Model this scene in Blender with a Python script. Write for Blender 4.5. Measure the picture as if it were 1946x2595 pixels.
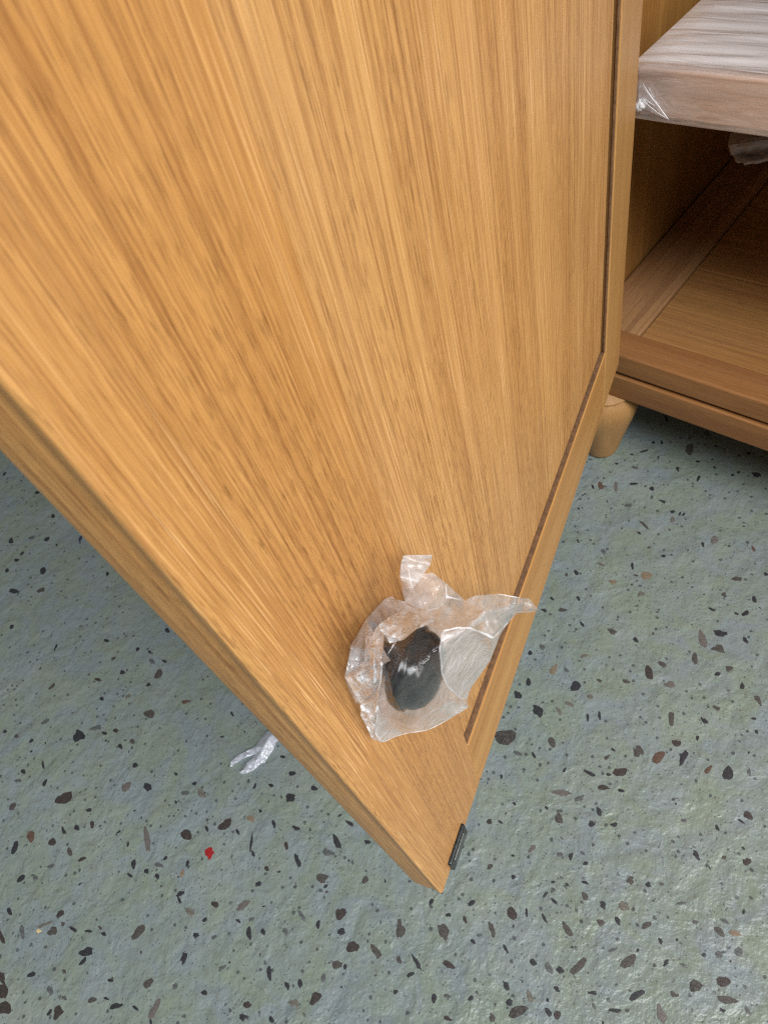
import bpy, bmesh, math, random
from mathutils import Vector, Matrix, noise
from mathutils.geometry import delaunay_2d_cdt

for o in list(bpy.data.objects): bpy.data.objects.remove(o)
sc = bpy.context.scene
C = sc.collection
PI = math.pi

# ------------------------------------------------------------------ camera
H = 0.55                                        # lens height above the floor
PX, PY, F = 973.0, 1297.5, 1801.04              # optical centre and focal length of the 1946 x 2595 photo
ROT = Matrix(((0.75200769, -0.41482724, 0.51225267),
              (0.62569658, 0.69368775, -0.35679279),
              (-0.20733604, 0.58882567, 0.7812145)))
EYE = Vector((0, 0, H))
cd = bpy.data.cameras.new('camera'); cam = bpy.data.objects.new('camera', cd); C.objects.link(cam)
cam.matrix_world = Matrix.Translation(EYE) @ ROT.to_4x4()
cd.sensor_fit = 'VERTICAL'; cd.sensor_height = 36.0; cd.sensor_width = 27.0
cd.lens = F / 2595 * 36.0
cd.clip_start = 0.01; cd.clip_end = 100
cd.dof.use_dof = True; cd.dof.focus_distance = 0.31; cd.dof.aperture_fstop = 34.0
sc.camera = cam

# ------------------------------------------------------------------ light
w = bpy.data.worlds.new('World'); sc.world = w; w.use_nodes = True
bg = w.node_tree.nodes['Background']
bg.inputs[0].default_value = (1.0, 0.92, 0.82, 1); bg.inputs[1].default_value = 0.11
def area(name, loc, target, sx, sy, power, col):
    l = bpy.data.lights.new(name, 'AREA'); l.shape = 'RECTANGLE'; l.size = sx; l.size_y = sy
    l.energy = power; l.color = col
    o = bpy.data.objects.new(name, l); C.objects.link(o); o.location = loc
    o.rotation_euler = (Vector(target) - Vector(loc)).to_track_quat('-Z', 'Y').to_euler()
    return o
area('open_doorway_light', (1.80, 0.22, 1.50), (-0.15, 0.25, 0.15), 1.2, 1.2, 50, (1.0, 0.975, 0.93))
area('ceiling_light', (1.40, -0.65, 2.5), (0.0, 0.25, 0.0), 1.3, 0.8, 62, (0.95, 0.98, 1.0))
sc.view_settings.view_transform = 'Standard'; sc.view_settings.look = 'None'
sc.view_settings.gamma = 1.0; sc.view_settings.exposure = 0.0
try:
    sc.cycles.use_denoising = False
    sc.cycles.filter_width = 1.15
    sc.cycles.sample_clamp_indirect = 3.0; sc.cycles.sample_clamp_direct = 8.0
    sc.cycles.transparent_max_bounces = 32
    sc.cycles.max_bounces = 10
except Exception: pass

# ------------------------------------------------------------------ helpers
def ray(x, y): return ROT @ Vector((x - PX, -(y - PY), -F))
def on_z(x, y, z):
    r = ray(x, y); return EYE + r * ((z - H) / r.z)
ZD = 0.135                                       # height of the door's bottom edge
TIP = on_z(1121, 2268, ZD)                       # bottom free corner of the open door
DU = Vector((-0.28343863, 0.95899038, 0)).normalized()   # along the door, towards its hinges
DN = Vector((DU.y, -DU.x, 0))                    # out of the door's inner face
def on_door(x, y, wd):                           # a point wd above the inner face, in door coordinates (u, -w, z)
    r = ray(x, y); t = ((TIP + DN * wd - EYE).dot(DN)) / r.dot(DN); p = EYE + r * t - TIP
    return Vector((p.dot(DU), -wd, p.z))

def obj(name, me, mat=None, parent=None, smooth=False):
    o = bpy.data.objects.new(name, me); C.objects.link(o)
    if mat: me.materials.append(mat)
    if parent: o.parent = parent
    if smooth: me.polygons.foreach_set('use_smooth', [True] * len(me.polygons))
    return o
def from_bm(bm, name):
    me = bpy.data.meshes.new(name); bm.to_mesh(me); bm.free(); return me
def box_bm(x0, x1, y0, y1, z0, z1, bev=0.0, seg=2):
    bm = bmesh.new(); bmesh.ops.create_cube(bm, size=1)
    for v in bm.verts:
        v.co = Vector((x0 + (v.co.x + .5) * (x1 - x0), y0 + (v.co.y + .5) * (y1 - y0), z0 + (v.co.z + .5) * (z1 - z0)))
    if bev > 0: bmesh.ops.bevel(bm, geom=bm.edges[:], offset=bev, segments=seg, affect='EDGES', profile=.5)
    return bm
def box(name, x0, x1, y0, y1, z0, z1, mat, parent=None, bev=0.001, seg=2):
    o = obj(name, from_bm(box_bm(x0, x1, y0, y1, z0, z1, bev, seg), name), mat, parent)
    o.data.polygons.foreach_set('use_smooth', [True] * len(o.data.polygons))
    md = o.modifiers.new('wn', 'WEIGHTED_NORMAL'); md.keep_sharp = True
    return o
def empty(name, loc=(0, 0, 0)):
    o = bpy.data.objects.new(name, None); C.objects.link(o); o.location = loc; o.empty_display_size = .05; return o
def tag(o, label=None, cat=None, group=None, kind=None):
    if label: o['label'] = label
    if cat: o['category'] = cat
    if group: o['group'] = group
    if kind: o['kind'] = kind
    return o
def lathe_bm(prof, n=48, axis='Z'):
    bm = bmesh.new(); rings = []
    for r, z in prof:
        ring = []
        for k in range(n):
            a = 2 * PI * k / n
            p = (r * math.cos(a), r * math.sin(a), z)
            if axis == '-Y': p = (p[0], -z, p[1])
            ring.append(bm.verts.new(p))
        rings.append(ring)
    for a, b in zip(rings, rings[1:]):
        for k in range(n): bm.faces.new((a[k], a[(k + 1) % n], b[(k + 1) % n], b[k]))
    bm.faces.new(rings[0][::-1]); bm.faces.new(rings[-1])
    bmesh.ops.recalc_face_normals(bm, faces=bm.faces[:])
    return bm

# ------------------------------------------------------------------ materials
class N:
    def __init__(s, name):
        s.m = bpy.data.materials.new(name); s.m.use_nodes = True; s.t = s.m.node_tree; s.t.nodes.clear()
        s.out = s.t.nodes.new('ShaderNodeOutputMaterial')
    def n(s, typ, ins=None, **kw):
        nd = s.t.nodes.new('ShaderNode' + typ)
        for k, v in kw.items(): setattr(nd, k, v)
        for k, v in (ins or {}).items():
            if hasattr(v, 'is_output'): s.t.links.new(v, nd.inputs[k])
            else: nd.inputs[k].default_value = v
        return nd
    def noise(s, vec, scale=1.0, detail=2.0, rough=.5, dist=0.0):
        return s.n('TexNoise', {'Vector': vec, 'Scale': scale, 'Detail': detail, 'Roughness': rough, 'Distortion': dist}).outputs['Fac']
    def mapr(s, v, a, b, c=0.0, d=1.0):
        return s.n('MapRange', {0: v, 1: a, 2: b, 3: c, 4: d}).outputs[0]
    def math(s, op, a, b=0.0): return s.n('Math', {0: a, 1: b}, operation=op).outputs[0]
    def mix(s, f, a, b, mode='MIX'):
        nd = s.t.nodes.new('ShaderNodeMix'); nd.data_type = 'RGBA'; nd.blend_type = mode
        for k, v in ((0, f), (6, a), (7, b)):
            if hasattr(v, 'is_output'): s.t.links.new(v, nd.inputs[k])
            else: nd.inputs[k].default_value = v
        return nd.outputs[2]
    def vec(s, src, scale, loc=(0, 0, 0)):
        return s.n('Mapping', {'Vector': src, 'Scale': scale, 'Location': loc}).outputs[0]
def rgb(r, g, b): return (r, g, b, 1)

def wood(name, along='Z', light=(.63, .340, .114), mid=(.535, .265, .080), dark=(.28, .110, .029), off=(0, 0, 0), rough=.40, fine=1.0, dens=1.0):
    """oak-like veneer; 'along' is the local axis the grain follows"""
    k = N(name)
    co = k.n('TexCoord').outputs['Object']
    co = k.n('Mapping', {'Vector': co, 'Location': off}).outputs[0]
    def sc3(across, al):
        return {'X': (al, across, across), 'Y': (across, al, across), 'Z': (across, across, al)}[along]
    # slow wander of the fibres
    wn = k.n('TexNoise', {'Vector': k.vec(co, sc3(9, 2.2)), 'Scale': 1.0, 'Detail': 2.0})
    wv = k.n('VectorMath', {0: wn.outputs['Color'], 1: (.5, .5, .5)}, operation='SUBTRACT').outputs[0]
    wv = k.n('VectorMath', {0: wv, 1: {'X': (0, .010, 0), 'Y': (.010, 0, 0), 'Z': (.010, 0, 0)}[along]}, operation='MULTIPLY').outputs[0]   # sideways only
    cw = k.n('VectorMath', {0: co, 1: wv}, operation='ADD').outputs[0]
    band = k.noise(k.vec(cw, sc3(34, .9)), 1, 3, .55)
    strk = k.noise(k.vec(cw, sc3(480, 3.4)), 1, 4, .65)
    strk2 = k.noise(k.vec(cw, sc3(2100, 15), (3.1, 1.7, 5.3)), 1, 4, .7)
    fib = k.noise(k.vec(cw, sc3(4800, 42), (7, 2, 9)), 1, 2, .7)
    pore = k.noise(k.vec(cw, sc3(4000, 120), (1, 8, 4)), 1, 1, .5)
    poremask = k.noise(k.vec(cw, sc3(55, 3), (5, 5, 1)), 1, 2, .5)
    fleck = k.noise(k.vec(cw, sc3(3000, 24), (11, 3, 2)), 1, 1, .5)
    crack = k.noise(k.vec(cw, sc3(3000, 80), (2, 13, 6)), 1, 2, .5)
    blot = k.noise(k.vec(co, sc3(14, 5)), 1, 2, .5)
    ring = k.noise(k.vec(cw, sc3(1300, 8), (4, 4, 8)), 1, 2, .5)
    hi = rgb(min(1, light[0] * 1.2), min(1, light[1] * 1.25), light[2] * 1.35)
    c = k.mix(k.mapr(band, .42, .58), rgb(*light), rgb(*mid))
    c = k.mix(k.math('MULTIPLY', k.mapr(strk, .50, .60), .56 * dens), c, rgb(*dark))
    c = k.mix(k.math('MULTIPLY', k.mapr(ring, .58, .62), .52 * dens), c, rgb(*dark))
    c = k.mix(k.math('MULTIPLY', k.mapr(strk2, .52, .61), .52 * fine * dens), c, rgb(*dark))
    c = k.mix(k.math('MULTIPLY', k.mapr(strk2, .47, .37), .55 * fine), c, hi)
    c = k.mix(k.math('MULTIPLY', k.mapr(fib, .52, .60), .30 * fine), c, rgb(dark[0] * 1.15, dark[1] * 1.15, dark[2] * 1.15))
    c = k.mix(k.math('MULTIPLY', k.mapr(fib, .46, .40), .36 * fine), c, hi)
    pm = k.math('MULTIPLY', k.mapr(pore, .60, .67), k.mapr(poremask, .42, .56))
    c = k.mix(k.math('MULTIPLY', pm, .75 * fine), c, rgb(dark[0] * .62, dark[1] * .55, dark[2] * .5))
    fm = k.math('MULTIPLY', k.mapr(fleck, .61, .66), k.mapr(poremask, .56, .44))
    c = k.mix(k.math('MULTIPLY', fm, .90 * fine), c, rgb(min(1, light[0] * 1.4), min(1, light[1] * 1.6), light[2] * 2.2))
    c = k.mix(k.math('MULTIPLY', k.mapr(crack, .68, .71), .7 * fine), c, rgb(dark[0] * .5, dark[1] * .42, dark[2] * .36))
    c = k.mix(k.mapr(blot, .35, .65, 0.0, .30), c, rgb(light[0] * .93, light[1] * .93, light[2] * 1.12))
    hgt = k.math('ADD', k.math('MULTIPLY', strk2, .6), k.math('SUBTRACT', k.math('MULTIPLY', fib, .35), k.math('MULTIPLY', pm, .8)))
    bp = k.n('Bump', {'Strength': .45, 'Distance': .0006, 'Height': hgt})
    ro = k.mapr(strk2, .3, .7, rough - .05, rough + .08)
    b = k.n('BsdfPrincipled', {'Base Color': c, 'Roughness': ro, 'Normal': bp.outputs[0], 'IOR': 1.48})
    k.t.links.new(b.outputs[0], k.out.inputs[0])
    return k.m

def plain(name, col, rough=.5, metal=0.0, bump=0.0, bscale=200, var=.15, ior=1.45):
    k = N(name); co = k.n('TexCoord').outputs['Object']
    nz = k.noise(co, bscale, 4, .6)
    c = k.mix(k.mapr(nz, .3, .7), rgb(*[x * (1 - var) for x in col]), rgb(*[min(1, x * (1 + var)) for x in col]))
    ins = {'Base Color': c, 'Roughness': rough, 'Metallic': metal, 'IOR': ior}
    if bump: ins['Normal'] = k.n('Bump', {'Strength': bump, 'Distance': .001, 'Height': nz}).outputs[0]
    b = k.n('BsdfPrincipled', ins); k.t.links.new(b.outputs[0], k.out.inputs[0]); return k.m

def film(name, opacity, tint=(.88, .86, .90), spread=.16, gloss=.14, bscale=90, gl=1.0, wr=.3, stretch=(1, 1, 1)):
    """thin cloudy polythene"""
    k = N(name); co = k.n('TexCoord').outputs['Object']
    co = k.vec(co, stretch)
    a = k.noise(co, 60, 4, .6, .6); b2 = k.noise(co, bscale * 4, 3, .6, 1.2)
    op = k.math('ADD', k.mapr(a, .3, .72, opacity - spread, opacity + spread), k.mapr(b2, .5, .75, 0.0, spread * .7))
    bp = k.n('Bump', {'Strength': wr, 'Distance': .002, 'Height': k.noise(co, bscale, 3, .55, 1.5)}).outputs[0]
    tr = k.n('BsdfTransparent', {'Color': rgb(.985, .98, .985)})
    df = k.n('BsdfDiffuse', {'Color': rgb(*tint), 'Normal': bp}); tl = k.n('BsdfTranslucent', {'Color': rgb(*tint), 'Normal': bp})
    body = k.n('MixShader', {0: .22, 1: df.outputs[0], 2: tl.outputs[0]})
    m1 = k.n('MixShader', {0: op, 1: tr.outputs[0], 2: body.outputs[0]})
    fr = k.math('ADD', k.math('MULTIPLY', k.math('POWER', k.n('LayerWeight', {'Blend': .5, 'Normal': bp}).outputs['Facing'], 3.0), .45), .06)
    gs = k.n('BsdfGlossy', {'Color': rgb(1, 1, 1), 'Roughness': gloss, 'Normal': bp})
    m2 = k.n('MixShader', {0: k.math('MULTIPLY', fr, gl), 1: m1.outputs[0], 2: gs.outputs[0]})
    k.t.links.new(m2.outputs[0], k.out.inputs[0]); return k.m

M_PANEL = wood('oak_panel', 'Z', off=(.37, .2, .1))
M_STILE = wood('oak_stile', 'Z', light=(.62, .325, .102), mid=(.525, .252, .072), off=(1.3, .7, .4), fine=.9)
M_STILE2 = wood('oak_hinge_stile', 'Z', light=(.50, .268, .085), mid=(.42, .205, .058), off=(2.6, 1.4, .9), fine=.4, dens=.5)
M_RAIL = wood('oak_rail', 'X', light=(.54, .285, .086), mid=(.46, .225, .062), off=(3.3, 2.2, 1.7), fine=.4, dens=.5)
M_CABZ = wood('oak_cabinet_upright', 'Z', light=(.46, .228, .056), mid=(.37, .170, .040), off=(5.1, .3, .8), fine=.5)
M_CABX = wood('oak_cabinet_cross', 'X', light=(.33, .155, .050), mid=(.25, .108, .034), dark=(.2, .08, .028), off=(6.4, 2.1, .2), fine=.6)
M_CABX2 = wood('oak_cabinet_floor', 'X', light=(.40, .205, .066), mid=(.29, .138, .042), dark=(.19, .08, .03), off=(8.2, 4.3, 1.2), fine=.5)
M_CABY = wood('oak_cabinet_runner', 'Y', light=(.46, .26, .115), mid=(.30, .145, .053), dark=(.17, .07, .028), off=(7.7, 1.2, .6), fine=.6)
M_FOOT = wood('turned_foot_wood', 'Z', light=(.46, .255, .088), mid=(.38, .195, .064), dark=(.24, .105, .033), off=(4, 4, 1), fine=.35, dens=.4)
M_BOARD = wood('wrapped_board_wood', 'X', light=(.56, .35, .22), mid=(.46, .27, .16), dark=(.27, .15, .09), off=(9, 1, 3), fine=.9)
M_DARKGAP = plain('dark_gap_shade', (.10, .045, .018), .7)  # shade of the door groove put in as dark colour; also fills the rail joint
M_KNOB = plain('black_lacquered_knob', (.006, .007, .009), .16, 0, 0, 300, .3, 1.42)
M_METAL = plain('blackened_steel', (.05, .055, .058), .34, .75, .05, 500, .4)
M_SCREW = plain('zinc_screw', (.55, .55, .57), .3, 1.0)
M_FILM = film('bag_film', .31, (.97, .97, 1.0), .20, .12, 130, 1.2, .5)
M_CLEAR = film('bag_film_clear', .035, (.98, .95, .97), .035, .08, 130, .7, .5)
M_FILM2 = film('bag_film_folded', .44, (.98, .965, 1.0), .20, .12, 130, 1.3, .6)
M_FILM3 = film('bag_film_bunched', .84, (.97, .975, 1.0), .26, .12, 170, 1.4, .8)
M_FOLD = film('bag_film_crease', .80, (.95, .94, .96), .12, .12)
M_WRAPF = film('shelf_wrap_front', .36, (1.0, .94, .93), .20, .14, 60, 1.3, .5, (.2, 1, 1))
M_WRAP = film('shelf_wrap_film', .84, (.96, .96, 1.0), .18, .12, 60, 2.2, .6, (.10, 1, 1))
M_SCRAP = film('scrap_film', .72, (.82, .85, .97), .22, .2, 160)
M_SHEET = plain('grey_packing_sheet', (.26, .235, .25), .75, 0, .2, 220, .10)

def floor_mat():
    k = N('terrazzo_matrix'); co = k.n('TexCoord').outputs['Object']
    a = k.noise(co, 9, 4, .6, .4); b = k.noise(co, 32, 4, .6, .8); c3 = k.noise(co, 120, 3, .6)
    g = k.noise(co, 900, 3, .7)
    green = rgb(.218, .266, .218); blue = rgb(.216, .262, .276); pale = rgb(.315, .350, .318); dirt = rgb(.175, .182, .145)
    c = k.mix(k.mapr(b, .38, .62), green, blue)
    c = k.mix(k.mapr(a, .5, .72, 0, .40), c, pale)
    c = k.mix(k.mapr(c3, .52, .74, 0, .40), c, dirt)
    c = k.mix(k.mapr(g, .3, .7, .16, 0.0), c, rgb(.10, .11, .11))
    def specks(scale, thr, msk, mv, col, c):
        vo = k.n('TexVoronoi', {'Vector': co, 'Scale': scale, 'Randomness': 1.0})
        keep = k.mapr(k.n('SeparateColor', {0: vo.outputs['Color']}).outputs[0], mv, mv + .02)
        wob = k.math('ADD', vo.outputs['Distance'], k.math('MULTIPLY', k.math('SUBTRACT', k.noise(co, scale * 2.2, 2, .6), .5), .34))
        return k.mix(k.math('MULTIPLY', k.math('MULTIPLY', k.mapr(wob, thr, thr - .06), keep), msk), c, rgb(*col))
    c = specks(170, .24, .75, .62, (.045, .047, .055), c)
    c = specks(400, .25, .7, .62, (.06, .06, .075), c)
    c = specks(330, .18, .5, .90, (.5, .5, .46), c)
    h = k.math('ADD', k.math('MULTIPLY', k.noise(co, 36, 4, .55, .5), 1.1), k.math('MULTIPLY', c3, .45))
    h = k.math('ADD', h, k.math('MULTIPLY', g, .05))
    bp = k.n('Bump', {'Strength': .50, 'Distance': .007, 'Height': h}).outputs[0]
    bs = k.n('BsdfPrincipled', {'Base Color': c, 'Roughness': k.mapr(b, .3, .7, .26, .42), 'Normal': bp, 'IOR': 1.45})
    k.t.links.new(bs.outputs[0], k.out.inputs[0]); return k.m

# ------------------------------------------------------------------ floor with stone chips
bm = bmesh.new()
q = [bm.verts.new(p) for p in ((-4, -4, 0), (4, -4, 0), (4, 4, 0), (-4, 4, 0))]; bm.faces.new(q)
floor = tag(obj('floor', from_bm(bm, 'floor'), floor_mat()), 'grey green terrazzo floor strewn with dark stone chips', 'floor', kind='structure')

CHIP = {'k': plain('chip_black', (.030, .031, .037), .5, 0, .3, 900, .5), 'k2': plain('chip_black_speckled', (.055, .05, .047), .6, 0, .5, 500, .8),
        'b': plain('chip_brown_grey', (.070, .064, .060), .5, 0, .3, 700, .4), 'b2': plain('chip_dark_brown', (.048, .039, .037), .5, 0, .3, 700, .4),
        'gb': plain('chip_grey', (.125, .112, .105), .5, 0, .3, 700, .3), 'rb': plain('chip_red_brown', (.105, .066, .050), .5, 0, .3, 600, .4),
        'tan': plain('chip_tan', (.20, .155, .11), .5, 0, .3, 600, .3), 'red': plain('chip_red', (.30, .020, .02), .4, 0, .2, 600, .2),
        'kf': plain('chip_faint_grey', (.095, .102, .105), .5, 0, .3, 500, .4), 'bf': plain('chip_faint_brown', (.135, .128, .112), .5, 0, .3, 500, .35),
        'bl': plain('chip_blue_black', (.03, .038, .075), .5, 0, .3, 600, .4), 'yellow': plain('crumb_yellow', (.62, .48, .26), .6, 0, .3, 600, .2)}
R_ = [(2.2239, 1200, 1200), """715,70,45,38,80,rb 800,72,60,25,85,b 900,58,60,12,0,k 1003,88,30,18,40,k 870,182,45,30,10,k 1062,157,50,12,20,k 960,290,80,16,40,b 1120,262,40,28,-40,b 1120,215,30,20,0,k 1355,375,52,42,80,b 1575,425,45,16,55,rb 1290,400,30,18,60,k 730,440,38,24,70,k 718,513,40,22,20,b 577,560,32,26,60,k 522,570,25,15,80,b 893,520,40,20,85,k 970,575,70,50,-30,tan 785,610,45,30,20,tan 1068,465,30,16,0,k 1485,595,62,32,5,b 1645,567,30,18,10,k 943,678,50,32,-30,b 1580,710,40,28,70,k 1408,683,34,26,30,b 500,770,50,24,-5,b 440,705,26,18,30,k 590,705,34,18,50,k 395,772,32,16,20,k 1338,765,46,14,35,k 1530,788,44,30,-20,k 780,890,52,34,25,b 610,850,34,18,55,k 912,938,36,24,30,k 1290,935,105,48,75,gb 1390,898,90,40,10,k 1382,990,88,44,35,b 1530,940,44,26,50,k 1245,1042,62,38,85,b 385,978,38,30,70,k 318,1012,30,26,60,k 622,1028,52,18,-15,b 450,1105,62,36,-65,tan 522,1108,36,24,50,k 985,1122,78,52,75,b2 1062,1075,52,32,40,b 1105,1188,62,40,20,gb 1438,1100,50,30,10,b 1372,1130,40,24,-30,k 310,1175,50,28,80,k 573,1198,68,56,70,k 708,1167,36,18,30,b 858,1172,44,24,15,b 248,1248,48,44,30,k 655,1258,44,28,10,b 1512,1200,38,28,-70,k 365,1340,82,52,35,k 540,1300,72,22,30,b 480,1340,50,26,60,b 642,1375,46,18,80,k 708,1365,48,18,85,k 1112,1378,82,40,80,b 1298,1395,52,26,50,k 1600,1275,70,30,45,b 1365,1320,50,26,30,b 178,1485,115,105,0,k2 440,1515,60,44,60,b 250,1578,54,26,25,k 338,1588,40,20,60,k 927,1562,76,54,65,b 1040,1600,100,52,-40,rb 1140,1520,54,44,20,b2 1180,1600,90,40,-60,k 750,1600,44,22,-35,b 785,1557,28,18,30,k 510,1672,40,16,-50,k 655,1690,80,24,30,k 828,1682,78,56,10,b2 760,1697,36,16,10,k 1320,1670,66,26,-45,rb 1432,1690,88,58,85,k 1550,1680,50,22,85,k 725,1770,82,32,10,b2 830,1787,46,18,15,k 495,1800,105,38,5,gb 595,1832,64,34,-30,k 228,1860,24,18,60,k 410,1885,30,16,40,k 705,1905,62,30,60,k 480,1945,76,40,70,b 88,1962,36,28,-40,b2 665,1975,44,34,30,k 790,1980,40,30,0,k 1183,1955,30,26,0,k 1545,1928,60,46,30,b2 1505,1960,50,14,30,k"""]
B_ = [(1.7537, 1000, 1900), """1432,348,30,18,60,k 1338,467,50,22,60,k 1563,498,36,34,0,b2 610,440,44,24,-40,gb 733,465,30,22,0,k 782,475,34,20,-60,k 835,460,28,16,30,k 848,505,26,18,0,k 527,566,24,20,0,k 703,588,24,12,0,k 766,600,20,14,60,k 845,590,36,16,10,k 848,652,42,30,40,b 1045,580,34,40,80,b 1125,600,30,24,0,k 1185,598,22,22,0,k 925,690,46,30,60,k 1018,697,62,36,45,b 668,645,34,12,-55,k 707,672,42,14,40,k 342,681,40,22,-45,k 520,728,58,50,70,b2 586,725,36,14,85,k 162,677,40,16,-70,k 238,735,24,18,20,k 25,800,88,46,85,b 217,808,84,46,75,b 312,755,36,18,70,b2 432,800,84,26,75,b 665,750,46,16,60,k 767,800,72,32,60,b 990,760,44,22,60,k 915,768,42,28,20,b 1118,780,52,28,-20,b 1270,683,44,18,-10,k 1335,767,30,26,40,k 1465,762,44,18,30,k 1442,808,60,30,35,b 1510,815,60,26,20,tan 1180,850,34,18,70,k 1440,912,40,32,10,k 1527,900,48,40,-40,k 1280,957,30,16,30,k 1205,948,34,22,-60,k 1372,912,20,20,0,k 97,945,84,20,65,k 20,935,46,20,75,b 240,955,72,26,35,b2 348,853,28,18,30,k 493,885,44,16,60,k 685,970,72,26,60,k 735,980,46,26,40,k 815,965,100,40,-50,b 615,945,44,26,50,k 1038,942,76,50,-40,b 968,890,44,16,-20,k 1460,1030,72,44,10,b2 1335,1050,66,52,30,k2 1475,1113,86,42,10,b 1240,1088,40,24,20,b 495,1050,56,26,55,k 600,1095,70,26,65,b 175,1105,42,28,-80,k 235,1095,34,22,0,k 338,1105,28,22,-30,k 720,1065,38,22,40,k 880,1080,44,20,15,k 1075,1090,80,32,-25,k 508,1125,44,28,-50,k 545,1165,90,50,-35,k2 235,1195,40,26,20,b2 432,1190,50,26,80,b 683,1168,46,26,70,k 722,1178,40,36,-40,b2 1183,1175,88,44,75,gb 975,1160,66,20,0,k 1567,1160,44,22,60,k 885,1140,34,14,60,k 70,1000,40,20,-30,k"""]
L_ = [(1.659, 0, 1900), """272,205,80,52,-25,b2 533,155,62,32,-50,gb 622,156,44,32,10,k 57,238,40,26,-60,b 100,92,24,20,0,k 80,130,34,16,10,k 183,65,36,12,85,k 190,140,40,14,-60,k 570,65,26,22,0,k 780,182,34,22,-10,k 848,185,44,34,60,b 818,142,20,16,0,k 1072,153,28,12,-70,k 1140,150,26,18,20,k 1222,200,48,36,0,k 1320,162,28,24,0,k 1228,100,30,22,-20,k 1190,30,22,16,0,k 132,364,54,34,-70,rb 390,316,34,20,-80,b2 325,328,32,20,70,k 376,254,24,18,0,k 268,340,34,18,70,k 222,388,44,26,-45,b2 64,412,62,26,-70,k 620,380,102,32,85,gb 785,357,56,44,60,b2 870,330,30,14,80,k 948,315,66,42,-40,b2 1055,290,36,28,40,tan 1000,345,28,14,60,k 1152,312,40,16,80,k 1058,388,76,14,-85,k 1245,330,40,16,10,k 880,432,64,38,-70,red 1204,403,36,20,70,b2 1415,388,70,28,70,k 1380,432,50,38,20,k 1252,467,60,22,70,k 1545,388,28,20,0,k 1470,310,40,18,40,k 1358,540,58,36,10,b 1122,500,22,24,0,b2 347,460,40,16,-20,b2 215,490,36,20,-20,k 90,542,50,22,-50,k 150,538,24,22,60,k 563,480,44,22,-75,k 618,510,28,22,-40,k 668,485,34,24,10,k 548,528,26,14,45,k 662,533,28,20,50,k 295,430,40,24,80,b 767,520,36,20,-70,tan 1088,564,24,22,0,k 1535,548,34,28,-50,b 1022,655,76,28,-30,gb 1268,697,54,18,50,k 1432,690,56,44,-70,b2 905,650,34,28,50,b2 800,682,44,32,50,b 760,605,40,22,-40,k 755,632,34,14,70,k 863,715,24,18,-30,k 1003,720,26,12,40,k 1058,713,26,16,-40,k 255,690,40,26,-30,b2 42,680,44,18,70,k 190,735,78,14,-25,b 95,765,60,24,80,k 222,765,44,36,-30,b 310,755,40,22,50,k 375,763,36,12,0,k 438,775,24,20,0,k 585,765,80,40,-45,b 1048,770,54,26,85,k 1107,766,34,18,75,k 1200,764,36,24,60,k 1338,735,40,18,-75,k 1435,765,40,26,-20,k 1482,830,62,46,-40,b2 1582,850,76,30,65,b 775,875,60,26,-70,k 825,780,32,24,30,k 935,918,40,18,-40,k 365,850,60,40,-10,k 350,890,50,16,-50,k 1418,905,56,34,20,b 1132,940,66,22,85,k 1360,960,46,18,-80,k 1208,992,46,20,75,k 1262,982,40,22,75,k 625,985,52,36,-60,b 737,994,24,24,0,k 465,970,30,14,10,k 135,945,36,24,-20,k 213,1012,50,24,85,k 245,1105,60,46,-50,b2 210,1105,34,18,-60,k 390,1052,40,24,-30,b 448,1046,26,12,10,k 488,1078,56,26,-20,k 650,1092,100,32,-65,gb 570,1085,34,14,50,k 272,1045,30,20,20,k 1040,1072,42,28,20,b2 1022,1125,40,30,30,k 1240,1065,50,36,20,b 1327,1045,66,40,-65,b2 1142,1135,40,18,60,k 860,1022,30,22,40,k 165,762,22,18,0,yellow 8,955,60,34,80,b2 14,1015,90,48,85,b2 18,1085,70,60,30,b2 6,785,56,30,60,b2"""]
U_ = [(2.107, 0, 850), """200,840,28,20,-10,k 62,1098,34,28,-40,k 172,1080,36,20,-10,k 285,965,24,22,60,k 40,1255,24,22,0,k 432,1085,40,18,-60,bl 575,1272,20,20,0,bl 222,1360,50,26,-20,b 120,1165,28,16,-40,k 92,1200,28,20,-30,k 570,1630,28,20,20,k 300,1665,40,12,-60,k 735,1675,24,22,40,k 895,1575,28,26,0,k 800,1690,20,16,0,k 815,1740,44,24,60,k 880,1740,28,16,30,k 655,1800,30,22,-20,k 848,1808,70,32,-60,b 525,1838,36,20,20,b2 608,1725,28,16,-40,rb 280,1875,46,20,-40,b 795,1865,24,22,30,k 992,1955,40,22,-20,rb 545,1940,26,22,-30,k 800,2022,58,46,30,b 685,1928,30,24,-50,b 245,2062,48,22,-30,k 420,2140,70,64,45,k 512,2095,50,28,-20,k 560,2125,28,20,30,k 620,2110,30,28,30,b2 708,2168,36,24,60,b 645,2195,30,24,50,k 1240,2020,30,16,60,k 1188,2143,18,14,0,k 170,2165,30,18,-30,k 90,2140,32,20,-40,b 28,2115,30,20,-50,k 65,1555,30,20,-40,k"""]
T_ = [(2.949, 1440, 500), """730,1655,50,24,80,k 565,1897,66,18,-15,k 635,1832,30,22,20,k 695,1832,32,22,80,k 903,1885,90,78,80,b 1032,1765,44,30,20,k 495,2020,48,28,10,k 965,1975,34,18,0,k 815,2030,40,26,70,k 970,2100,50,24,-60,k 1090,2020,30,16,60,k 1225,2075,32,20,0,k 1270,2055,26,20,0,k 1400,2072,70,40,20,k 1345,1912,34,26,0,k 1270,1930,26,20,0,k 620,2175,34,30,60,k 1100,1860,30,18,20,k 360,1990,40,14,0,k 670,1945,34,14,-60,k"""]
rnd = random.Random(7)
chips = []                                       # (area, world polygon, colour)
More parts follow.
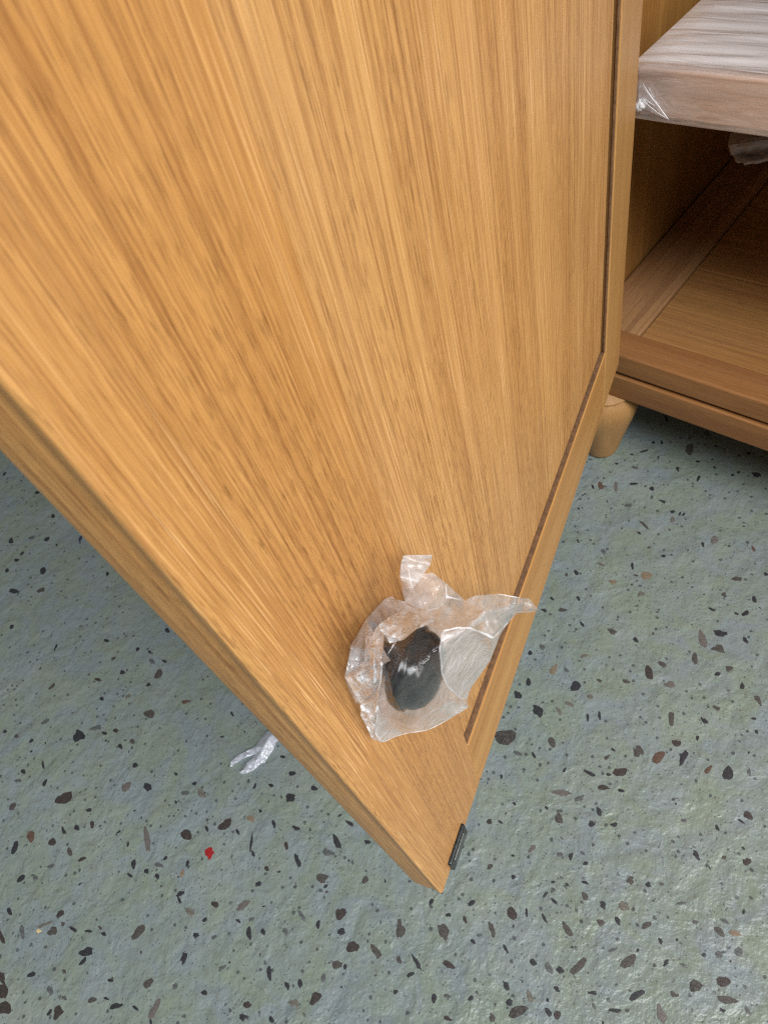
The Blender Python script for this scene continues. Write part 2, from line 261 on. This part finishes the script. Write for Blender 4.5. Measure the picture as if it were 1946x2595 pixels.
for (s, ox, oy), txt in (R_, B_, L_, U_, T_):
    for it in txt.split():
        x, y, l, wd, a, col = it.split(',')
        x, y, l, wd, a = ox + float(x) / s, oy + float(y) / s, float(l) / s * .5, float(wd) / s * .5, math.radians(float(a))
        n = rnd.choice((11, 12, 13, 14)); jag = rnd.choice((.10, .16, .26, .34)); ph = rnd.random() * 6; el = rnd.uniform(1.5, 3)
        poly = []
        for k in range(n):
            t = 2 * PI * (k + rnd.uniform(-.25, .25)) / n
            r = 1.0 + .13 * math.sin(2 * t + ph) + .10 * math.sin(3 * t + 2 * ph) + rnd.uniform(-jag, jag * .7)
            px, py = l * r * math.cos(t), wd * r * math.sin(t)
            p = on_z(x + px * math.cos(a) - py * math.sin(a), y + px * math.sin(a) + py * math.cos(a), 0)
            poly.append((p.x, p.y))
        if col in ('k', 'b') and rnd.random() < .26: col += 'f'
        chips.append((l * wd, poly, col))
def add_chip(bm, poly, cx, cy, h):
    n = len(poly)
    lo = [bm.verts.new((x - cx, y - cy, -.0004)) for x, y in poly]
    up = [bm.verts.new(((x - cx) * .93, (y - cy) * .93, h)) for x, y in poly]
    c = bm.verts.new((0, 0, h * 1.15)) if (cx or cy) else bm.verts.new((sum(p[0] for p in poly) / n, sum(p[1] for p in poly) / n, h * 1.15))
    if not (cx or cy):
        mx, my = c.co.x, c.co.y
        for v, (x, y) in zip(up, poly): v.co = Vector((mx + (x - mx) * .93, my + (y - my) * .93, h))
    for k in range(n):
        j = (k + 1) % n
        bm.faces.new((lo[k], lo[j], up[j], up[k])); bm.faces.new((up[k], up[j], c))
chips.sort(key=lambda c: -c[0])
for ar, poly, col in chips[:290]:
    cx = sum(p[0] for p in poly) / len(poly); cy = sum(p[1] for p in poly) / len(poly)
    bm = bmesh.new(); add_chip(bm, poly, cx, cy, .00022)
    bmesh.ops.recalc_face_normals(bm, faces=bm.faces[:])
    o = obj('stone_chip', from_bm(bm, 'stone_chip'), CHIP[col], floor); o.location = (cx, cy, 0)
    if col == 'red': o['label'] = 'bright red chip in the grey terrazzo'
    if col == 'yellow': o['label'] = 'tiny pale yellow crumb in the terrazzo'
bms = {'k': bmesh.new(), 'b': bmesh.new()}
small = [(p, 'b' if c in ('b', 'b2', 'gb', 'rb', 'tan') else 'k') for _, p, c in chips[290:]]
cents = [(sum(p[0] for p in c[1]) / len(c[1]), sum(p[1] for p in c[1]) / len(c[1])) for c in chips]
for i in range(9000):
    x, y = rnd.uniform(-1.5, .9), rnd.uniform(-.7, 1.5)
    dn = noise.noise(Vector((x * 9, y * 9, 3.1)))
    if rnd.random() > .55 + dn: continue
    s = (.0006 + .0011 * rnd.random() ** 2.2)
    if -.62 < x < .2 and -.5 < y < .75:
        if any((x - a) ** 2 + (y - b) ** 2 < .000030 for a, b in cents): continue
    else: s *= rnd.choice((1, 1, 1.6, 2.6))
    a = rnd.random() * PI; e = rnd.uniform(1, 2.4); n = rnd.choice((5, 6, 7))
    poly = []
    for k in range(n):
        t = 2 * PI * k / n; r = rnd.uniform(.6, 1.2)
        px, py = s * e * r * math.cos(t), s * r * math.sin(t)
        poly.append((x + px * math.cos(a) - py * math.sin(a), y + px * math.sin(a) + py * math.cos(a)))
    small.append((poly, 'k' if rnd.random() < .75 else 'b'))
for p, c in small: add_chip(bms[c], p, 0, 0, .00016)
for c, b in bms.items():
    bmesh.ops.recalc_face_normals(b, faces=b.faces[:])
    tag(obj('small_chips', from_bm(b, 'small_chips'), CHIP[c], floor), kind='stuff')

# ------------------------------------------------------------------ cabinet
YF, XL, XR, YB = 0.4155, -0.252, 0.60, 0.86      # front plane, inner faces, back
ZB, ZT, ZTOP = 0.0857, 0.133, 1.10
cab = tag(empty('cabinet', (-0.25, YF, 0)), 'honey oak cabinet standing on turned feet with one door swung open', 'cabinet')
def part(o):
    o.location = Vector(o.location) - cab.location; return o
def cbox(name, *a, **k): return part(box(name, *a, cab, **k))
# front: base rail is an edge strip above an apron with a dark joint between
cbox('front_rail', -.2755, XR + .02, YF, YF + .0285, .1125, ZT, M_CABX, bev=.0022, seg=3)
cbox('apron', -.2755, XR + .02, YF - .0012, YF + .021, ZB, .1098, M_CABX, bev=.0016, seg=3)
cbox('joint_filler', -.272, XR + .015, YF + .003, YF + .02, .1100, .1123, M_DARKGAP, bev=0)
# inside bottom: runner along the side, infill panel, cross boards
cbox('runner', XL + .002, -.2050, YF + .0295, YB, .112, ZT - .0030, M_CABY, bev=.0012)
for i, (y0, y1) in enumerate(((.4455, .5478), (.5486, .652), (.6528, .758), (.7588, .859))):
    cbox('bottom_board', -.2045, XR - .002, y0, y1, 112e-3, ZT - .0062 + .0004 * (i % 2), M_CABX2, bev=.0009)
# left side in three upright boards, right side, back, top, face stile
for i, (y0, y1) in enumerate(((YF + .0215, .5355), (.5362, .69), (.6907, YB + .012))):
    cbox('side_board', XL - .022, XL + (.0005 if i == 0 else 0), y0, y1, .0866, ZTOP - .022, M_CABZ, bev=.0012)
cbox('face_stile', -.2755, -.2185, YF, YF + .0208, ZT + .0006, ZTOP - .022, M_CABZ, bev=.002, seg=3)
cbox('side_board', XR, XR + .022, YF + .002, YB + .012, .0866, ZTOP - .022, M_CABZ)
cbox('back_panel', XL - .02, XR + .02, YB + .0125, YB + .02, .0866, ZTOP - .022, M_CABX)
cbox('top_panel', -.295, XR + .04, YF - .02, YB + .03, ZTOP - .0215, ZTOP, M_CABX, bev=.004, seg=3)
# unseen second door, added shut to keep light out of the cabinet
cbox('door', .2135, .5975, YF - .001, YF + .019, ZT + .002, ZTOP - .024, M_CABZ, bev=.003, seg=3)
# turned feet
prof = [(.0120, 0), (.0146, .0015), (.0162, .006), (.0192, .020), (.0232, .036), (.0270, .050), (.0294, .060), (.0302, .067), (.0298, .073), (.0278, .0785), (.0252, .0815), (.0246, .0830), (.0262, .0840), (.0262, .0855)]
for fx, fy in ((-.2225, .4245), (.575, .4245), (-.2225, .835), (.575, .835)):
    o = obj('foot', from_bm(lathe_bm(prof), 'foot'), M_FOOT, cab, True)
    o.location = Vector((fx, fy, 0)) - cab.location

# ------------------------------------------------------------------ the open door (part of the cabinet)
DW, TH, DH = 0.4105, 0.0205, 0.940              # width, thickness, height
FS, HS, BR = 0.0618, 0.0552, 0.0588             # free stile, hinge stile, bottom rail
REC = 0.0034                                     # the panel lies this far below the frame
ang = math.atan2(DU.y, DU.x)
door = box('door', FS + .0022, DW - HS - .0022, REC, .0128, BR + .0022, DH - BR - .002, M_PANEL, cab, bev=.0012, seg=3)
door.location = TIP - cab.location; door.rotation_euler = (0, 0, ang)
def stile_profile(name, x0, x1, z0, z1, side, mat):
    """upright with a rounded outer edge: small round at the inner face, a large one at the outer face"""
    pts = []
    def arc(cx, cy, r, a0, a1, n):
        for k in range(n + 1):
            a = math.radians(a0 + (a1 - a0) * k / n); pts.append((cx + r * math.cos(a), cy + r * math.sin(a)))
    r1, r2, r3 = .0016, .0075, .0010
    if side < 0:      # outer edge at x0
        arc(x1 - r3, r3, r3, 0, -90, 4); arc(x0 + r1, r1, r1, -90, -170, 6); pts += [(x0 + .0003, .0028), (x0 + .0006, .0040), (x0 + .0007, .0052), (x0 + .0006, .0066), (x0 + .0002, .0082)]; arc(x0 + r2, TH + .0015 - r2, r2, 180, 90, 10); pts.append((x1, TH + .0015))
    else:             # outer edge at x1
        r1 = .0042
        pts.append((x0, TH)); arc(x1 - r2, TH - r2, r2, 90, 0, 10); arc(x1 - r1, r1, r1, 0, -90, 8); arc(x0 + r3, r3, r3, -90, -180, 4)
    bm = bmesh.new()
    yr = max(p[1] for p in pts) - .0085
    def lift(y): return .0085 - math.sqrt(max(0, .0085 ** 2 - max(0, y - yr) ** 2))      # the outer face is rounded over at the bottom too
    a = [bm.verts.new((x, y, z0 + lift(y) * .8)) for x, y in pts]; b = [bm.verts.new((x, y, z1)) for x, y in pts]
    n = len(pts)
    for k in range(n): bm.faces.new((a[k], a[(k + 1) % n], b[(k + 1) % n], b[k]))
    bot = bm.faces.new(a[::-1]); top = bm.faces.new(b)
    bmesh.ops.recalc_face_normals(bm, faces=bm.faces[:])
    bmesh.ops.bevel(bm, geom=list(set(bot.edges[:] + top.edges[:])), offset=.0017, segments=3, affect='EDGES')
    o = obj(name, from_bm(bm, name), mat, door, True)
    o.modifiers.new('wn', 'WEIGHTED_NORMAL')
    return o
stile_profile('stile', 0, FS, 0, DH, -1, M_STILE)
stile_profile('stile', DW - HS, DW, 0, DH, 1, M_STILE2)
box('rail', FS + .0001, DW - HS - .0001, .0001, TH, .0, BR, M_RAIL, door, bev=.0013, seg=3)
box('rail', FS + .0001, DW - HS - .0001, .0001, TH, DH - BR, DH, M_RAIL, door, bev=.0013, seg=3)
M_GROOVE_SHADE = plain('groove_shade_brown', (.15, .080, .040), .6, 0, .2, 300, .35)  # brown strips along the groove walls, painted in place of its shade
box('groove_shade_strip', FS + .0006, DW - HS - .0024, .0009, .0120, BR + .0001, BR + .0016, M_GROOVE_SHADE, door, bev=.0003)
box('groove_shade_strip', DW - HS - .0013, DW - HS - .0001, .0009, .0023, BR + .0001, DH - BR - .0003, M_GROOVE_SHADE, door, bev=.0003)
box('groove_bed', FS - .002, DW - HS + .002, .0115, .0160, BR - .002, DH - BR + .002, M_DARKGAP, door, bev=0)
# strike plate let into the bottom edge
pl = box('catch_plate', .0130, .0345, -.0021, .0040, -.0012, .0140, M_METAL, door, bev=.0011, seg=3)
box('plate_inlay', .0165, .0310, -.0026, -.0018, .0018, .0108, plain('worn_steel', (.16, .17, .175), .38, .8, .1, 600, .5), pl, bev=.0004)
# knob, fitted the wrong way round for shipping
KU, KZ = .0298, .2322
kp = [(.0062, .0002), (.0064, .0012), (.0052, .0030), (.0046, .0070), (.0050, .0098), (.0078, .0108), (.0112, .0118), (.0130, .0130), (.0138, .0150), (.0138, .0162), (.0128, .0170), (.0126, .0176), (.0122, .0194), (.0104, .0217), (.0076, .0231), (.0040, .0238), (.0006, .0240)]
kp = [(r * .90 if z > .0105 else r, z) for r, z in kp]
kn = obj('knob', from_bm(lathe_bm(kp, 56, '-Y'), 'knob'), M_KNOB, door, True); kn.location = (KU, 0, KZ)
ws = obj('washer', from_bm(lathe_bm([(.0088, .0003), (.0092, .0008), (.0088, .0014), (.0060, .0015)], 40, '-Y'), 'washer'), plain('grey_plastic_washer', (.32, .32, .34), .3), door, True); ws.location = (KU, 0, KZ)

# ------------------------------------------------------------------ plastic bag tied round the knob
bag = tag(empty('plastic_bag', TIP + DU * KU + DN * .001 + Vector((0, 0, KZ - .03))), 'crumpled clear plastic bag wrapped over the black door knob', 'plastic bag')
BINV = bag.location.copy()
def bag_pt(cx, cy, wmm):
    return on_door(840 + cx / 2.9625, 1370 + cy / 2.9625, wmm * .001)
def door_world(p): return TIP + DU * p.x - DN * p.y + Vector((0, 0, p.z))
def film_layer(name, pts, segs, outline, mat, amp, seed, cuts=5, wmul=1.0, wadd=0.0):
    """pts: (x, y, height mm); outline: closed index loop; segs: fold lines as index pairs"""
    edges = [(outline[k], outline[(k + 1) % len(outline)]) for k in range(len(outline))] + segs
    vs, es, fs, ov, oe, of = delaunay_2d_cdt([Vector(p[:2]) for p in pts], edges, [], 1, .5)
    bm = bmesh.new(); bv = []
    for k, v in enumerate(vs):
        if ov[k]: h = pts[ov[k][0]][2]
        else:
            ws = [(1 / ((v.x - p[0]) ** 2 + (v.y - p[1]) ** 2 + 1), p[2]) for p in pts]
            h = sum(a * b for a, b in ws) / sum(a for a, _ in ws)
        bv.append(bm.verts.new((v.x, v.y, h)))
    for f in fs:
        try: bm.faces.new([bv[k] for k in f])
        except ValueError: pass
    bmesh.ops.triangulate(bm, faces=bm.faces[:])
    bmesh.ops.subdivide_edges(bm, edges=bm.edges[:], cuts=cuts, use_grid_fill=True)
    bmesh.ops.triangulate(bm, faces=bm.faces[:])
    for _ in range(2):
        bmesh.ops.smooth_vert(bm, verts=[v for v in bm.verts if not v.is_boundary], factor=.35, use_axis_x=False, use_axis_y=False, use_axis_z=True)
    for v in bm.verts:
        x, y, h = v.co
        q = Vector((x * .0075, y * .0075, seed))
        wx = noise.noise(q * .8 + Vector((9, 2, 0))) * 1.2
        r = 1 - abs(noise.noise(q + Vector((wx, -wx, 0)))) * 2
        r2 = 1 - abs(noise.noise(q * 2.3 + Vector((wx, wx, 4)))) * 2
        r3 = noise.noise(q * 6)
        h = h * wmul + wadd + amp * (.9 * r + .45 * r2 + .16 * r3 - .5)
        p = bag_pt(x + 3 * noise.noise(q * 3), y + 3 * noise.noise(q * 3 + Vector((0, 0, 5))), max(.35, h))
        v.co = door_world(p) - BINV
    bmesh.ops.recalc_face_normals(bm, faces=bm.faces[:])
    return obj(name, from_bm(bm, name), mat, bag, True)
OUT = [(540,115,12),(755,110,16),(735,190,18),(690,250,16),(755,240,20),(860,320,24),(1000,450,26),(1080,412,30),(1240,400,34),(1480,440,42),(1552,522,46),(1385,545,39),(1320,620,35),(1260,720,32),(1190,900,26),(1050,1100,20),(1015,1190,18),(1028,1250,20),(900,1330,14),(730,1420,9),(540,1450,5),(375,1515,3),(310,1490,2.5),(220,1310,2),(215,1225,3),(185,1220,2),(130,1110,2),(100,1025,3),(150,780,2),(260,590,2),(400,440,2),(450,415,4),(490,445,6),(550,455,9),(510,270,10),(520,180,11)]
INN = [(740,640,27),(640,690,25),(520,860,24),(450,1040,24),(470,1160,24),(550,1300,24),(640,1330,25),(770,1150,28),(650,980,29.5),        # 36..44 over the knob
       (835,680,31),(810,800,32),(830,1000,30),(870,1090,27),(960,1180,22),                                                          # 45..49 fold beside the knob
       (940,655,33),(1030,655,35),(1130,690,35),(1215,730,36),                                                                       # 50..53 fold across the right flap
       (300,820,14),(350,900,17),(380,930,18),(370,1050,17),(340,1180,13),(345,1300,9),(330,1440,5),                                  # 54..60 bunched left side
       (250,900,6),(230,1050,5),(420,780,14),(440,900,14),                                                                           # 61..64
       (620,500,17),(720,520,22),(880,480,25),(600,360,15),(650,310,14),(860,420,24),(580,200,14),                                    # 65..71 neck
       (1160,600,34),(1000,850,24),(1100,850,27),(950,960,22),(1150,540,36),                                                         # 72..76
       (600,1390,13),(800,1250,19),(430,1255,19),(420,1400,9),(900,1200,18),(560,600,18),(420,600,9),(500,520,9),(1380,470,41)]       # 77..85
P_ = OUT + INN
SEG = [(45,46),(46,47),(47,48),(48,49),(49,16),(45,50),(50,51),(51,52),(52,53),(53,12),(54,55),(55,56),(56,57),(57,58),(58,59),(59,60),(60,21),(71,68),(68,65),(68,69),(69,3),(70,67),(70,6),(67,66),(66,65),(5,70),(76,85),(76,72)]
oi = list(range(36))
film_layer('film', P_, SEG, oi, M_CLEAR, .9, 1.7)
film_layer('film', [(x, y, h) for x, y, h in OUT] + [(600,600,12),(1000,700,20),(500,1000,10),(800,1100,14),(300,1000,4),(650,1350,7)], [], oi, M_FILM, 1.1, 8.3, cuts=6, wmul=.42, wadd=.4)
def flap(ids, mat, dh, seed, amp=.7):
    pts = [(P_[i][0], P_[i][1], P_[i][2] + dh) for i in ids]
    return film_layer('flap', pts, [], list(range(len(pts))), mat, amp, seed, cuts=6)
flap([45,50,51,52,53,13,14,15,16,49,48,47,46], M_FILM2, 1.6, 21.0)
flap([0,1,2,69,68,33,34,35], M_FILM, 1.5, 25.0)
flap([29,64,56,57,58,59,60,22,23,24,27,61], M_FILM3, 1.3, 31.0, 1.9)
flap([59,77,78,81,49,17,18,19,20,21,60], M_FILM, 1.5, 37.0)
flap([65,66,67,6,7,76,72,51,50,45,36], M_FILM, 1.6, 41.0)
flap([52,72,76,85,10,11,12,53], M_FILM, 1.2, 44.0)
flap([28,29,54,61,27], M_FILM, 1.0, 47.0)
M_WHITE = film('bag_film_white_folds', .86, (.97, .97, 1.0), .22, .09, 220, 2.0, .9)
def free_flap(pts, mat, seed, amp): return film_layer('flap', pts, [], list(range(len(pts))), mat, amp, seed, cuts=7)
free_flap([(345,640,15),(395,700,17),(385,830,19),(365,930,20.5),(368,1050,19.5),(350,1150,17),(345,1290,13),(325,1290,12),(305,1150,13),(300,1000,14.5),(285,850,14),(305,720,12.5)], M_WHITE, 53.0, 1.8)
free_flap([(300,720,12),(345,640,15),(450,560,15),(560,530,17),(720,540,23),(830,560,26),(740,622,28),(640,662,27),(540,745,24.5),(440,770,19),(395,700,18)], M_FILM3, 57.0, 1.2)
free_flap([(120,1020,4),(230,960,8),(300,1000,14),(305,1150,13),(225,1215,4),(185,1215,3)], M_FILM2, 61.0, 1.4)
def crease(ids, r, dh=.8, name='crease', pts=None, mat=None):
    pp = pts or [(P_[i][0], P_[i][1], P_[i][2] + dh) for i in ids]
    path = []
    for a, b in zip(pp, pp[1:]):
        for k in range(4):
            t = k / 4; path.append(tuple(a[j] + (b[j] - a[j]) * t for j in range(3)))
    path.append(pp[-1])
    bm = bmesh.new(); rings = []
    for k, p in enumerate(path):
        j = Vector((noise.noise(Vector((k * .7, 1, r * 9e3))), noise.noise(Vector((k * .7, 5, 2))), 0)) * 4
        c = door_world(bag_pt(p[0] + j.x, p[1] + j.y, max(.6, p[2]))) - BINV
        q = path[min(k + 1, len(path) - 1)]; o2 = path[max(k - 1, 0)]
        t = (door_world(bag_pt(*q)) - door_world(bag_pt(*o2))).normalized()
        s = t.cross(DN).normalized()
        rr = r * .8 * (.25 + .95 * abs(noise.noise(Vector((k * .37, r * 3e4, 7)))) * 2) * (0.25 if k in (0, len(path) - 1) else 1)
        rings.append([bm.verts.new(c + s * rr * 1.5 * math.cos(a) + DN * rr * .55 * math.sin(a)) for a in [2 * PI * i / 6 for i in range(6)]])
    for a, b in zip(rings, rings[1:]):
        for k in range(6): bm.faces.new((a[k], a[(k + 1) % 6], b[(k + 1) % 6], b[k]))
    bm.faces.new(rings[0][::-1]); bm.faces.new(rings[-1])
    bmesh.ops.recalc_face_normals(bm, faces=bm.faces[:])
    return obj(name, from_bm(bm, name), mat or M_FOLD, bag, True)
crease([45,46,47,48,49,16], .00028, 2.2)
crease([45,50,51,52,53,12,11], .00034, 2.2)
crease([54,55,56,57,58,59,60,21], .00045, 2.0)
crease([5,70,6], .00030, 1.2)
crease([68,69,3], .00022, 1.2)
crease([71,68], .00030, 1.6)
crease([60,22,23], .00020, 1.0)
crease([77,78,48], .00018, 2.2)
crease([0,1,2], .00014, 1.0)
crease([8,9,10,11], .00014, .8)
crease([17,18,19,20,21], .00014, .8)
crease(None, .00030, pts=[(300,1060,13),(345,980,17),(375,925,20)])
crease(None, .00026, pts=[(160,1000,5),(240,890,8),(300,825,15)])
crease(None, .00030, pts=[(210,950,6),(100,1025,4)])
crease(None, .00028, pts=[(350,1240,13),(360,1310,11),(345,1400,8)])
crease(None, .00022, pts=[(865,965,27),(915,915,28)])
crease(None, .00085, pts=[(345,650,12),(325,780,15),(320,900,17),(330,1030,17),(335,1150,14),(330,1260,11),(340,1380,8)], mat=M_FILM3)
crease(None, .00060, pts=[(420,620,14),(380,740,16),(350,860,18),(355,960,19)], mat=M_FILM3)
crease(None, .00050, pts=[(230,960,7),(300,1040,13),(320,1120,14),(300,1240,9)], mat=M_FILM3)
crease(None, .00030, pts=[(420,860,17),(460,790,18),(490,750,19)])
crease(None, .00026, pts=[(560,470,12),(640,510,19),(720,525,23),(830,500,25)])
crease(None, .00024, pts=[(880,1180,20),(960,1190,20),(1020,1245,20)])
crease(None, .00022, pts=[(620,1370,14),(720,1260,19),(800,1150,26),(835,1020,30)])
crease(None, .00022, pts=[(1160,560,36),(1165,610,36),(1180,680,36)])
crease(None, .00022, pts=[(1060,640,36),(1055,615,36),(1070,600,36)])

# ------------------------------------------------------------------ wrapped loose shelf inside the cabinet
SX0, SX1, SY0, SY1, SZ0, SZ1 = -.2135, .42, .4300, .80, .3165, .3430
sh = tag(empty('wrapped_shelf', (SX0, SY0, SZ0)), 'pale wooden shelf board sealed in clear plastic wrap inside the cabinet', 'shelf')
b = box('board', 0, SX1 - SX0, 0, SY1 - SY0, 0, SZ1 - SZ0, M_BOARD, sh, bev=.0015, seg=3)
# film: one sheet running under, up the front and back over the top, with long wrinkles
def wrap_sheet():
    bm = bmesh.new(); NX, prof = 150, []
    W, D, Hh = SX1 - SX0, SY1 - SY0, SZ1 - SZ0; g = .0016
    for k in range(6): prof.append((.05 - .05 * k / 6, -g, (0, -1)))
    for k in range(4): a = -PI / 2 - PI / 2 * k / 4; prof.append((g * math.cos(a) * 1.3, g * math.sin(a), (math.cos(a), math.sin(a))))
    for k in range(9): prof.append((-g * 1.3, Hh * k / 9, (-1, 0)))
    for k in range(5): a = PI - PI / 2 * k / 5; prof.append((g * math.cos(a) * 1.3, Hh + g * math.sin(a), (math.cos(a), math.sin(a))))
    for k in range(90): prof.append((D * .9 * (k / 90) ** 1.2, Hh + g, (0, 1)))
    rows = []
    for (y, z, nn) in prof:
        row = []
        for i in range(NX + 1):
            x = -.0035 + (W + .007) * (i / NX) ** 1.35
            top = max(0, nn[1])
            q = Vector((x * 6, y * 95, 2.0)); q2 = Vector((x * 22, y * 180 + z * 60, 5.0))
            d = (1 - 2 * abs(noise.noise(q + Vector((0, noise.noise(Vector((x * 9, 1, 1))) * 1.3, 0))))) * .0017 * top + noise.noise(q2) * .0004 + .0006
            d += .0012 * max(0, noise.noise(Vector((x * 14, y * 12, 8)))) * top
            d = .0006 + (d - .0006) * min(1, i / 9)
            row.append(bm.verts.new((x, y + nn[0] * d, z + nn[1] * d)))
        rows.append(row)
    for a, c in zip(rows, rows[1:]):
        for i in range(NX): bm.faces.new((a[i], a[i + 1], c[i + 1], c[i]))
    # end flap folded down over the left end
    bmesh.ops.recalc_face_normals(bm, faces=bm.faces[:])
    return from_bm(bm, 'wrap')
wr = obj('wrap', wrap_sheet(), M_WRAP, sh, True); wr.data.materials.append(M_WRAPF)
for f in wr.data.polygons:
    if f.center.y < .001 or f.center.z < .001: f.material_index = 1
def rel(x, y, Y):
    r = ray(x, y); return EYE + r * (Y / r.y) - Vector((SX0, SY0, SZ0))
def small_film(name, quad, mat, n=14, amp=.0006, seed=3.0):
    bm = bmesh.new(); g = []
    a, b_, c, d = quad
    for i in range(n + 1):
        row = []
        for j in range(n + 1):
            s, t = i / n, j / n
            p = (a * (1 - s) + b_ * s) * (1 - t) + (d * (1 - s) + c * s) * t
            p = p + Vector((0, -1, .3)) * amp * (1 - 2 * abs(noise.noise(Vector((s * 4, t * 4, seed)))))
            row.append(bm.verts.new(p))
        g.append(row)
    for i in range(n):
        for j in range(n): bm.faces.new((g[i][j], g[i + 1][j], g[i + 1][j + 1], g[i][j + 1]))
    return obj(name, from_bm(bm, name), mat, sh, True)
small_film('corner_fold', [rel(1622, 205, .426), rel(1650, 225, .4262), rel(1694, 303, .4268), rel(1614, 268, .4275)], M_FILM2)
def wrap_crease(px, r):
    bm = bmesh.new(); rings = []
    for k, p in enumerate(px):
        c = rel(p[0], p[1], .4240); t = (rel(*px[min(k + 1, len(px) - 1)], .424) - rel(*px[max(k - 1, 0)], .424)).normalized()
        s = t.cross(Vector((0, -1, 0))).normalized(); rr = r * (1.0 if 0 < k < len(px) - 1 else .2)
        rings.append([bm.verts.new(c + s * rr * math.cos(a) + Vector((0, -1, 0)) * rr * .5 * math.sin(a)) for a in [2 * PI * i / 6 for i in range(6)]])
    for a, c in zip(rings, rings[1:]):
        for k in range(6): bm.faces.new((a[k], a[(k + 1) % 6], c[(k + 1) % 6], c[k]))
    bmesh.ops.recalc_face_normals(bm, faces=bm.faces[:])
    obj('crease', from_bm(bm, 'crease'), M_FOLD, sh, True)
wrap_crease([(1627, 211), (1640, 234), (1653, 252), (1668, 270), (1680, 287), (1694, 303)], .0005)
wrap_crease([(1616, 262), (1628, 252), (1645, 270), (1668, 288), (1694, 303)], .00035)
wrap_crease([(1622, 258), (1632, 250), (1648, 262), (1658, 268)], .00035)
kb = bmesh.new(); bmesh.ops.create_icosphere(kb, subdivisions=3, radius=.0032)
for v in kb.verts: v.co *= 1 + .5 * noise.noise(v.co * 700)
for v in kb.verts: v.co = v.co + rel(1622, 266, .4250)
obj('knot', from_bm(kb, 'knot'), M_FOLD, sh, True)

# ------------------------------------------------------------------ folded packing sheet hanging below the shelf
def sheet():
    def pt(x, y, Y): r = ray(x, y); return EYE + r * (Y / r.y)
    top = [pt(1850, 337, .500), pt(1900, 331, .500), pt(1960, 324, .502), pt(2050, 316, .505)]
    mid = [pt(1843, 368, .486), pt(1895, 360, .474), pt(1960, 352, .478), pt(2050, 338, .482)]
    mid2 = [pt(1851, 392, .488), pt(1900, 392, .492), pt(1960, 380, .490), pt(2050, 362, .492)]
    low = [pt(1874, 413, .484), pt(1908, 407, .482), pt(1962, 396, .484), pt(2050, 378, .486)]
    rows = [top, mid, mid2, low]
    org = Vector((low[0].x, .49, low[0].z))
    bm = bmesh.new(); g = []
    n = 24
    def samp(r, t):
        t *= 3; i = min(2, int(t)); f = t - i; return r[i] * (1 - f) + r[i + 1] * f
    for a in range(3 * 8 + 1):
        i = min(2, a // 8); f = (a - i * 8) / 8; f = f * f * (3 - 2 * f)
        row = []
        for k in range(n + 1):
            p = samp(rows[i], k / n) * (1 - f) + samp(rows[i + 1], k / n) * f
            p = p + Vector((0, .0016 * noise.noise(Vector((k * .3, a * .35, 1))), 0))
            row.append(bm.verts.new(p - org))
        g.append(row)
    for a, b_ in zip(g, g[1:]):
        for k in range(n): bm.faces.new((a[k], a[k + 1], b_[k + 1], b_[k]))
    o = obj('packing_sheet', from_bm(bm, 'packing_sheet'), M_SHEET, None, True); o.location = org
    md = o.modifiers.new('thickness', 'SOLIDIFY'); md.thickness = .0022; md.offset = 1
    return o
tag(sheet(), 'grey folded packing sheet hanging beneath the plastic wrapped shelf', 'packing sheet')

# ------------------------------------------------------------------ torn plastic scrap on the floor
def scrap():
    s, ox, oy = 8.295, 550, 1820
    outline = [(1250,250),(1420,400),(1240,510),(1200,640),(1060,850),(1000,940),(930,950),(790,1075),(640,1160),(520,1170),(455,1135),(560,1080),(640,930),(760,820),(800,750),(560,850),(380,960),(330,1020),(275,1020),(310,900),(430,780),(600,700),(760,620),(900,470),(1000,330),(1060,270)]
    ridge = [(1100,420,9),(960,650,8),(840,880,6),(650,1060,4),(850,600,7),(620,780,4),(400,920,3)]
    pts = [(x, y, 1.2 + 2.2 * (.5 + .5 * noise.noise(Vector((x * .01, y * .01, 1))))) for x, y in outline] + ridge
    vs, es, fs, ov, _, _ = delaunay_2d_cdt([Vector(p[:2]) for p in pts], [(k, (k + 1) % len(outline)) for k in range(len(outline))], [], 1, .5)
    bm = bmesh.new(); bv = [bm.verts.new((v.x, v.y, pts[ov[k][0]][2] if ov[k] else 2)) for k, v in enumerate(vs)]
    for f in fs: bm.faces.new([bv[k] for k in f])
    bmesh.ops.subdivide_edges(bm, edges=bm.edges[:], cuts=4, use_grid_fill=True); bmesh.ops.triangulate(bm, faces=bm.faces[:])
    org = on_z(650, 1905, 0)
    for v in bm.verts:
        x, y, h = v.co; h += 1.3 * (1 - 2 * abs(noise.noise(Vector((x * .012, y * .012, 6)))))
        v.co = on_z(ox + x / s, oy + y / s, max(.0005, h * .001)) - org
    bmesh.ops.recalc_face_normals(bm, faces=bm.faces[:])
    o = obj('plastic_scrap', from_bm(bm, 'plastic_scrap'), M_SCRAP, None, True); o.location = org
    return o
tag(scrap(), 'torn whitish plastic scrap with two prongs on the floor behind the door', 'plastic scrap')
